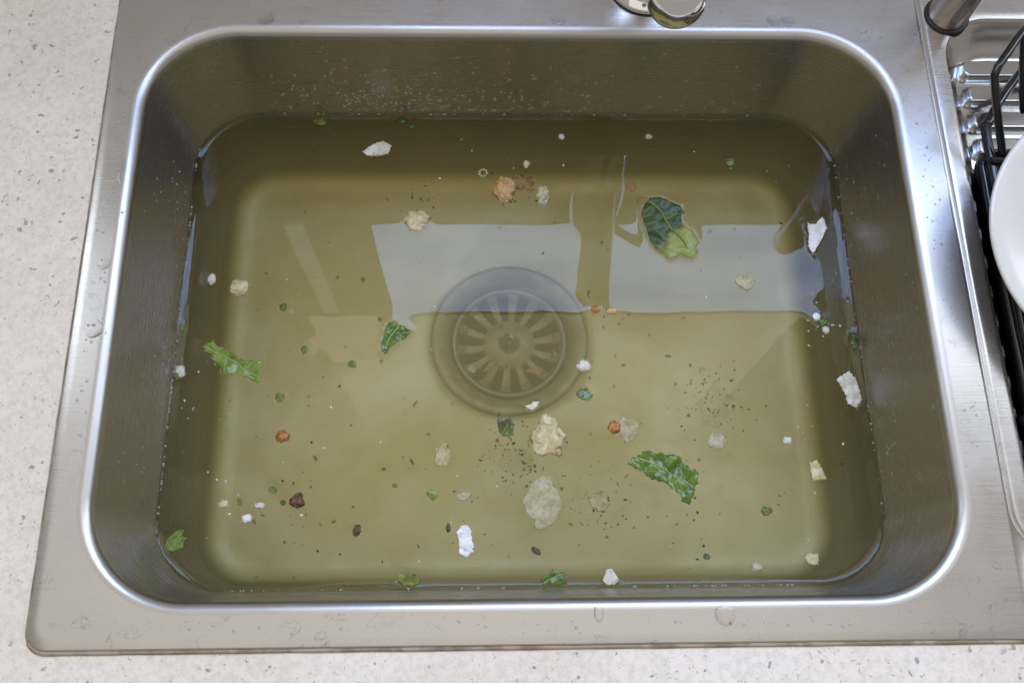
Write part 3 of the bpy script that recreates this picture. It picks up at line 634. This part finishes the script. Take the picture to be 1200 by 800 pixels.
lump('food_crumb', 430.7, 106.6, 5.9, 4.8, 'white_food', 'small white crumb behind the squarish cream flake on the right', h=2.5)
lump('food_crumb', 401.3, 22.7, 6.7, 5.4, 'pale_food', 'pale yellowish crumb at the near edge, left of the near right corner', h=3)
lump('food_crumb', 411.5, 59.0, 6.5, 5.0, 'leaf_olive', 'yellow-green crumb with white fleck in front of the squarish cream flake', h=3)
lump('food_crumb', 303.3, 202.9, 5.5, 5.2, 'orange_food', 'small orange crumb below the tap reflection, left one of a pair', h=4)
lump('food_crumb', 314.2, 201.6, 6.7, 5.2, 'tan_food', 'small tan crumb below the tap reflection, right one of a pair', h=4)
lump('food_lump', 312.5, 116.9, 7.6, 8.4, 'orange_food', 'orange and brown cube-like crumb right of the knobbly floret', h=6, amp=0.3)
lump('food_crumb', 87.8, 111.7, 8.0, 7.1, 'orange_food', 'rust orange scrap alone in the left half of the sink', h=3, amp=0.5)
lump('food_lump', 100.2, 68.0, 7.5, 8.0, 'brown_food', 'reddish brown crumb cluster in the near left part of the sink', h=5, amp=0.6)
lump('food_crumb', 140.2, 48.7, 4.0, 6.6, 'brown_food', 'brown bent sliver left of the bright white oblong piece', h=1.6, amp=0.6)
lump('food_crumb', 199.8, 49.8, 2.6, 5.2, 'brown_food', 'thin brown crumb just behind the bright white oblong piece', h=1.6)
lump('food_crumb', 257.1, 34.4, 6.0, 3.4, 'brown_food', 'slanting brown sliver in front of the large cream flake', h=1.4).rotation_euler = (0, 0, -0.7)
lump('food_crumb', 334.2, 301.2, 7.7, 6.4, 'orange_smear', 'faint orange smear farther left of the big dark leaf', h=1.2, z=WZ - 0.002)
lump('food_crumb', 341.8, 289.4, 8.9, 5.7, 'orange_smear', 'faint orange smear touching the tip of the big dark leaf', h=1.2, z=WZ - 0.0012)
lump('food_crumb', 461.5, 196.7, 5.0, 5.2, 'bright_white_food', 'bluish white crumb beside a green scrap near the right wall', h=3)
lump('food_crumb', 467.2, 186.8, 4.3, 5.2, 'white_food', 'white crumb in front of a green scrap near the right wall', h=3)
lump('food_crumb', 349.6, 343.5, 4.6, 4.2, 'pale_food', 'tiny pale crumb near the far wall, right of the tap', h=2)
lump('food_crumb', 283.1, 343.2, 3.9, 4.2, 'white_food', 'tiny white crumb near the far wall, left of the tap', h=2)
def shred(x, y, w, d, m, label, seed, z=WZ - 0.003, thick=0.0012, flo=False):
    rng_ = random.Random(seed); n = 13
    poly = [(x + w / 2 * math.cos(6.283 * k / n) * rng_.uniform(0.62, 1.15), y + d / 2 * math.sin(6.283 * k / n) * rng_.uniform(0.62, 1.15)) for k in range(n)]
    o, *_ = sheet('food_shred', poly, m, seed=seed, z=z, amp=0.4, step=1.2, thick=thick, grid=0.9, flo=flo, wave=0.0018); tag(o, label, 'food scrap'); return o
shred(412.4, 223.8, 14.0, 12.5, 'pale_food', 'pale flat shred on the right part of the window reflection', 61, z=WZ - 0.001)
shred(382.1, 106.9, 13.5, 12.5, 'pale_food', 'pale shred just under the surface behind the large crinkled leaf, to its right', 62)
shred(323.0, 116.8, 15.5, 17.5, 'pale_food', 'sunken pale shred right of the orange and brown cube', 63, z=-0.090)
shred(195.3, 98.1, 13.0, 19.5, 'cream_food', 'sunken upright cream shred left of the knobbly floret', 64, z=-0.090)
shred(209.7, 70.5, 10.6, 6.0, 'pale_food', 'pale wide shred under the surface left of the large cream flake', 65)
shred(303.0, 70.0, 16.0, 13.0, 'pale_food', 'faint pale shred deep in the water between the large cream flake and the crinkled leaf', 66, z=-0.106)
shred(389.0, 138.0, 30.0, 32.0, 'murk_food', 'hazy brownish film of sunken crumbs right of the drain', 67, z=-0.112)
shred(246.0, 98.0, 24.0, 26.0, 'murk_food', 'hazy brownish film of sunken crumbs behind the large cream flake', 68, z=-0.108)
# crumb ring near far wall
rg = []
for k in range(9):
    a = 2 * math.pi * k / 9; rg.append((223.4 + 2.9 * math.cos(a), 311.6 + 2.9 * math.sin(a)))
parts = []
for k, (x, y) in enumerate(rg):
    s = 0.0012 * (0.8 + 0.4 * random.random())
    parts.append(([(x / 1000 - 0.2234 + c.x * s, y / 1000 - 0.3116 + c.y * s, c.z * s * 0.8) for c in ic1_v], ic1_f))
vs, fs = join(parts); o = pydata('crumb_ring', vs, fs, 'pale_food'); o.location = (0.2234, 0.3116, WZ + 0.0004)
tag(o, 'small ring-shaped pale crumb left of the tan toasted lump', 'food scrap')
floaters.append([(x / 1000, y / 1000) for x, y in rg])

# little green scraps ---------------------------------------------------
def bit(x, y, w, d, m, label, seed, z=WZ, flo=True, thick=0.0006):
    rng = random.Random(seed); n = 7
    a0 = rng.uniform(0, 6.28)
    poly = [(x + w / 2 * math.cos(a0 + 6.283 * k / n) * rng.uniform(0.6, 1.25), y + d / 2 * math.sin(a0 + 6.283 * k / n) * rng.uniform(0.6, 1.25)) for k in range(n)]
    o, *_ = sheet('leaf_scrap', poly, m, seed=seed, z=z, amp=0.25, step=1.0, thick=thick, grid=0.9, flo=flo); tag(o, label, 'leaf scrap', 'little green leaf scraps'); return o
bit(82.8, 204.7, 6.0, 6.5, 'leaf_green', 'little green square scrap right of the cream crumb by the left wall', 31)
bit(99.1, 172.9, 5.3, 6.3, 'leaf_olive', 'little olive scrap right of the long bright leaf', 32)
bit(132.6, 162.2, 6.5, 5.0, 'leaf_olive', 'little yellow-green scrap below the small triangular leaf', 33)
bit(84.8, 139.1, 6.9, 6.6, 'leaf_olive', 'little green scrap in front of the long bright leaf, above the rust orange scrap', 34)
bit(84.1, 75.4, 5.6, 4.5, 'leaf_olive', 'little oval green scrap just behind the reddish brown crumb cluster', 35)
bit(62.9, 67.1, 3.3, 5.0, 'leaf_olive', 'tiny green scrap between the cream and whitish crumbs near the near left corner', 36)
bit(91.4, 66.9, 4.5, 3.4, 'leaf_dark', 'tiny dark green scrap touching the left side of the reddish brown crumb cluster', 37)
bit(189.9, 71.8, 6.8, 7.9, 'leaf_bright', 'little lime green cube-like scrap behind the bright white oblong piece', 38, thick=0.0018)
bit(164.4, 77.6, 4.0, 4.0, 'leaf_olive', 'tiny olive dot left of the lime green scrap', 39)
bit(368.8, 29.5, 4.5, 4.9, 'leaf_dark', 'little dark green scrap near the front edge, right of the large crinkled leaf', 40)
bit(409.9, 320.9, 5.9, 5.8, 'leaf_olive', 'little yellow-green scrap near the far right corner', 41)
bit(99.3, 355.1, 11.6, 6.5, 'leaf_olive', 'olive leaf scrap at the far waterline, left of the white pointed flake', 42)
bit(161.2, 355.9, 9.1, 6.0, 'leaf_dark', 'dark green shred at the far waterline behind the white pointed flake', 43)
bit(169.9, 350.9, 6.5, 5.7, 'leaf_dark', 'smaller dark green shred, right of the other one at the far waterline', 44)
bit(464.7, 192.2, 7.4, 7.1, 'leaf_green', 'little green scrap between two white crumbs near the right wall', 45)
bit(485.4, 179.8, 6.1, 9.0, 'leaf_dark', 'dark green shred stuck to the right waterline', 46)
bit(12.6, 154.0, 3.5, 4.9, 'leaf_olive', 'tiny olive scrap at the left waterline touching the white crumb', 47)
bit(13.2, 189.5, 3.1, 6.5, 'leaf_olive', 'thin olive shred on the left waterline behind the long bright leaf', 48)

# crumbs too fine to count -----------------------------------------------
rng = random.Random(99)
cm = ['white_food', 'dark_food', 'brown_food', 'leaf_olive', 'tan_food', 'bright_white_food', 'leaf_dark']
V, F, MI = [], [], []
def speck(x, y, z, s, mi, st=1.0):
    a = rng.uniform(0, 3.14); ca, sa = math.cos(a), math.sin(a); o = len(V)
    ky, kz = rng.uniform(0.5, 1), rng.uniform(0.3, 0.6)
    for c in ic1_v:
        k = rng.uniform(0.7, 1.25); px, py = c.x * s * k * st, c.y * s * k * ky
        V.append((x + px * ca - py * sa, y + px * sa + py * ca, z + c.z * s * k * kz))
    for f in ic1_f: F.append(tuple(i + o for i in f)); MI.append(mi)
for k in range(70):                                             # on the surface
    x = rng.uniform(0.018, 0.482); y = rng.uniform(0.016, 0.356)
    speck(x, y, WZ, rng.choice((0.0005, 0.0006, 0.0007, 0.0010)) , rng.choice((0, 0, 0, 5, 0, 1, 2, 3)), rng.choice((1, 1, 1.6)))
for cx, cy_, sp_, n, pal in ((0.174, 0.288, 0.009, 34, (2, 4, 4, 1)), (0.25, 0.302, 0.010, 22, (2, 4, 1)), (0.243, 0.300, 0.008, 8, (1, 2)), (0.245, 0.098, 0.011, 110, (2, 2, 6, 4, 1)), (0.267, 0.11, 0.011, 14, (4, 2)), (0.39, 0.142, 0.014, 120, (2, 3, 2, 6, 4)), (0.303, 0.072, 0.013, 80, (6, 6, 2, 3)),
                            (0.36, 0.045, 0.014, 18, (6, 1)), (0.10, 0.068, 0.010, 16, (2, 6, 1)), (0.21, 0.06, 0.018, 16, (1, 2, 0)), (0.312, 0.203, 0.008, 10, (2, 1)), (0.478, 0.225, 0.009, 26, (4, 0, 2)), (0.03, 0.14, 0.016, 12, (0, 0)), (0.465, 0.19, 0.008, 12, (0, 5)), (0.05, 0.075, 0.015, 14, (0, 5)), (0.44, 0.11, 0.01, 8, (0,)), (0.12, 0.036, 0.02, 12, (1, 6)), (0.46, 0.262, 0.008, 10, (1, 6))):
    for k in range(int(n * 0.7)):
        x = min(max(rng.gauss(cx, sp_), 0.014), 0.487); y = min(max(rng.gauss(cy_, sp_), 0.014), 0.357)
        deep = n >= 40
        speck(x, y, WZ - (rng.uniform(0.016, 0.04) if deep else rng.choice((0.0, 0.001, 0.004, 0.010, 0.02))), rng.choice((0.0005, 0.0006, 0.0008, 0.0011)), rng.choice(pal), rng.choice((1, 1, 1.5)))
for k in range(120):                                             # settled on the floor
    x = rng.uniform(0.045, 0.455); y = rng.uniform(0.045, 0.33)
    if (x - DX) ** 2 + (y - DY) ** 2 < 0.05 ** 2: zf = FZ - 0.010
    else: zf = FZ - 0.0005
    speck(x, y, zf, rng.choice((0.0008, 0.0012, 0.0018)), rng.choice((1, 2, 3, 6, 0, 4)), rng.choice((1, 1.5)))
for x, y, s, mi in ((0.228, 0.188, 0.0045, 4), (0.262, 0.184, 0.0040, 4), (0.214, 0.186, 0.003, 0), (0.219, 0.229, 0.003, 0), (0.246, 0.214, 0.0022, 0), (0.236, 0.212, 0.002, 3)):
    speck(x, y, FZ - 0.008, s, mi, 1.3)
me = bpy.data.meshes.new('food_crumbs'); me.from_pydata(V, [], F); me.update()
o = link('food_crumbs', me, cm, smooth=False); me.polygons.foreach_set('material_index', MI)
tag(o, 'fine crumbs and specks scattered through the dish water', 'crumbs', kind='stuff')

# ------------------------------------------------------------------ dish water
WI = (-lip - WZ) * DRAFT - 0.0005
insets = [0.0, 0.0004, 0.0008, 0.0012, 0.0017, 0.0022, 0.0027, 0.0033, 0.0039, 0.0046, 0.0053, 0.0061, 0.0070, 0.0080, 0.0092]
i_ = 0.0105
while i_ < 0.1745: insets.append(i_); i_ += 0.0015
def wloop(d):
    g = WI + d
    return rr(g, W - g, g, D - g, max(RC - g, 0.0006), 40, 230, 165)
LP = np.array([wloop(d) for d in insets])                        # rings x points x 2
h = np.zeros(LP.shape[:2])
for k, d in enumerate(insets): h[k, :] += 0.0028 * math.exp(-d / 0.0032)
flat = LP.reshape(-1, 2); hf = h.reshape(-1)
for fl in floaters:
    P = []
    for a, b_ in zip(fl, fl[1:] + fl[:1]):
        n = max(1, int(math.dist(a, b_) / 0.0012))
        P += [(a[0] + (b_[0] - a[0]) * t / n, a[1] + (b_[1] - a[1]) * t / n) for t in range(n)]
    P = np.array(P); lo, hi = P.min(0) - 0.012, P.max(0) + 0.012
    sel = np.where((flat[:, 0] > lo[0]) & (flat[:, 0] < hi[0]) & (flat[:, 1] > lo[1]) & (flat[:, 1] < hi[1]))[0]
    if not len(sel): continue
    q = flat[sel]; dm = np.sqrt(((q[:, None, :] - P[None]) ** 2).sum(2)).min(1)
    ins = np.array([inside(fl, x, y) for x, y in q])
    big_ = len(fl) > 12
    hf[sel] += np.where(ins, -0.0006 if big_ else 0.0002, (0.00045 if big_ else 0.0002) * np.exp(-dm / 0.0022))
n = LP.shape[1]; K = LP.shape[0]
top = np.column_stack([flat, WZ + hf])
bot = np.array([(x, y, FZ - 0.06) for x, y in LP[0]])
vs = np.vstack([top, bot]).tolist(); fs = []
for k in range(K - 1):
    for i in range(n):
        j = (i + 1) % n; fs.append((k * n + i, k * n + j, (k + 1) * n + j, (k + 1) * n + i))
fs.append(tuple((K - 1) * n + i for i in range(n)))
for i in range(n):
    j = (i + 1) % n; fs.append((K * n + i, K * n + j, j, i))
fs.append(tuple(K * n + i for i in range(n))[::-1])
wat = pydata('water', vs, fs, 'water')
wat['kind'] = 'structure'; wat['label'] = 'cloudy yellowish dish water standing in the sink bowl'

# ------------------------------------------------------------------ drops on the steel
def drop(x, y, r, hgt, label, el=1.0, rot=0.0, seed=0):
    vs = []; fs = []; seg = 28; rings = 8
    for k in range(rings + 1):
        t = k / rings; rr_ = r * (1 - t ** 1.4) ** 0.62 if k < rings else 0.0
        for i in range(seg):
            a = 2 * math.pi * i / seg; w = 1 + 0.10 * noise.noise((math.cos(a) * 1.3 + seed, math.sin(a) * 1.3, seed))
            vs.append((rr_ * w * math.cos(a) * el, rr_ * w * math.sin(a), hgt * 0.8 * t))
    for k in range(rings):
        for i in range(seg):
            j = (i + 1) % seg; fs.append((k * seg + i, k * seg + j, (k + 1) * seg + j, (k + 1) * seg + i))
    o = pydata('water_drop', vs, fs, 'drop'); o.location = (x, y, 0.00015); o.rotation_euler = (0, 0, rot)
    tag(o, label, 'water drop', 'water drops on the sink deck'); return o
drop(-0.0117, 0.1592, 0.0058, 0.0016, 'largest clear water drop on the left deck of the sink', 1.0, 0, 1)
drop(0.0748, 0.3843, 0.0058, 0.0009, 'flat round water drop on the back deck near the left corner', 1.0, 0, 2)
drop(0.2762, 0.386, 0.0052, 0.0008, 'flat water drop on the back deck left of the tap', 1.1, 0, 3)
drop(0.3575, -0.0109, 0.0058, 0.0020, 'large round water drop on the front deck, right of centre', 1.0, 0, 4)
drop(0.287, -0.0085, 0.0030, 0.0016, 'teardrop-shaped water drop on the front deck at centre', 0.9, 0, 5).scale = (1, 1.8, 1)
drop(0.4265, 0.3862, 0.0052, 0.0007, 'left one of two touching flat drops on the back deck right of the tap', 1.0, 0, 6)
drop(0.4362, 0.3858, 0.0046, 0.0007, 'right one of two touching flat drops on the back deck right of the tap', 1.0, 0, 7)
drop(-0.0080, 0.2660, 0.0048, 0.0008, 'long thin puddle on the left deck near the back corner', 0.7, 0.1, 8).scale = (1, 2.2, 1)
drop(-0.0112, 0.2020, 0.0040, 0.0008, 'small flat puddle on the left deck behind the largest drop', 1.0, 0.4, 9)
# fine drops on the far wall and deck, bubbles at the waterline
V, F = [], []
rng = random.Random(5)
def bead_(x, y, z, s, nx, ny, nz):
    nrm = Vector((nx, ny, nz)).normalized(); u = nrm.orthogonal().normalized(); w = nrm.cross(u); o = len(V)
    for c in ic1_v: V.append(tuple(Vector((x, y, z)) + u * c.x * s + w * c.y * s + nrm * c.z * s * 0.45))
    for f in ic1_f: F.append(tuple(i + o for i in f))
for k in range(520):
    x = rng.choice((rng.gauss(0.13, 0.03), rng.gauss(0.20, 0.05), rng.uniform(0.07, 0.43)))
    z = -0.0790 + min(abs(rng.gauss(0, 0.024)), 0.066)
    if x < 0.065 or x > 0.435: continue
    bead_(x, D - (-lip - z) * DRAFT, z, rng.choice((0.0005, 0.0007, 0.0009, 0.0013)), 0, -1, 0.13)
for k in range(330):
    z = -0.079 + min(abs(rng.gauss(0, 0.03)), 0.068); y = rng.uniform(0.07, 0.31); s = rng.choice((0.0004, 0.0006, 0.0009))
    if k % 2: bead_((-lip - z) * DRAFT, y, z, s, 1, 0, 0.13)
    else: bead_(W - (-lip - z) * DRAFT, y, z, s, -1, 0, 0.13)
for k in range(150):
    x, y = rng.choice(((rng.gauss(-0.0125, 0.003), rng.uniform(0.08, 0.35)), (rng.gauss(0.516, 0.003), rng.uniform(0.08, 0.33)), (rng.uniform(0.05, 0.48), rng.gauss(-0.014, 0.003))))
    bead_(x, y, 0.0001, rng.choice((0.0003, 0.0005, 0.0008, 0.0012)), 0, 0, 1)
me = bpy.data.meshes.new('fine_water_drops'); me.from_pydata(V, [], F); me.update()
o = link('fine_water_drops', me, 'fine_drop'); tag(o, 'fine water droplets clinging to the steel walls and deck', 'droplets', kind='stuff')
V, F = [], []
for k in range(230):
    t = rng.random(); side = rng.choice((0, 0, 0, 1, 1, 2, 3)); g = WI + 0.0012
    if side == 0: x, y = g, rng.uniform(0.05, 0.32)
    elif side == 1: x, y = rng.uniform(0.06, 0.44), g
    elif side == 2: x, y = rng.uniform(0.06, 0.44), D - g
    else: x, y = W - g, rng.uniform(0.05, 0.32)
    s = rng.choice((0.0004, 0.0005, 0.0007, 0.0010)); o_ = len(V)
    for c in ic1_v: V.append((x + c.x * s, y + c.y * s, WZ + 0.0014 + c.z * s))
    for f in ic1_f: F.append(tuple(i + o_ for i in f))
me = bpy.data.meshes.new('waterline_bubbles'); me.from_pydata(V, [], F); me.update()
o = link('waterline_bubbles', me, 'fine_drop'); tag(o, 'tiny bubbles along the waterline of the bowl', 'bubbles', kind='stuff')
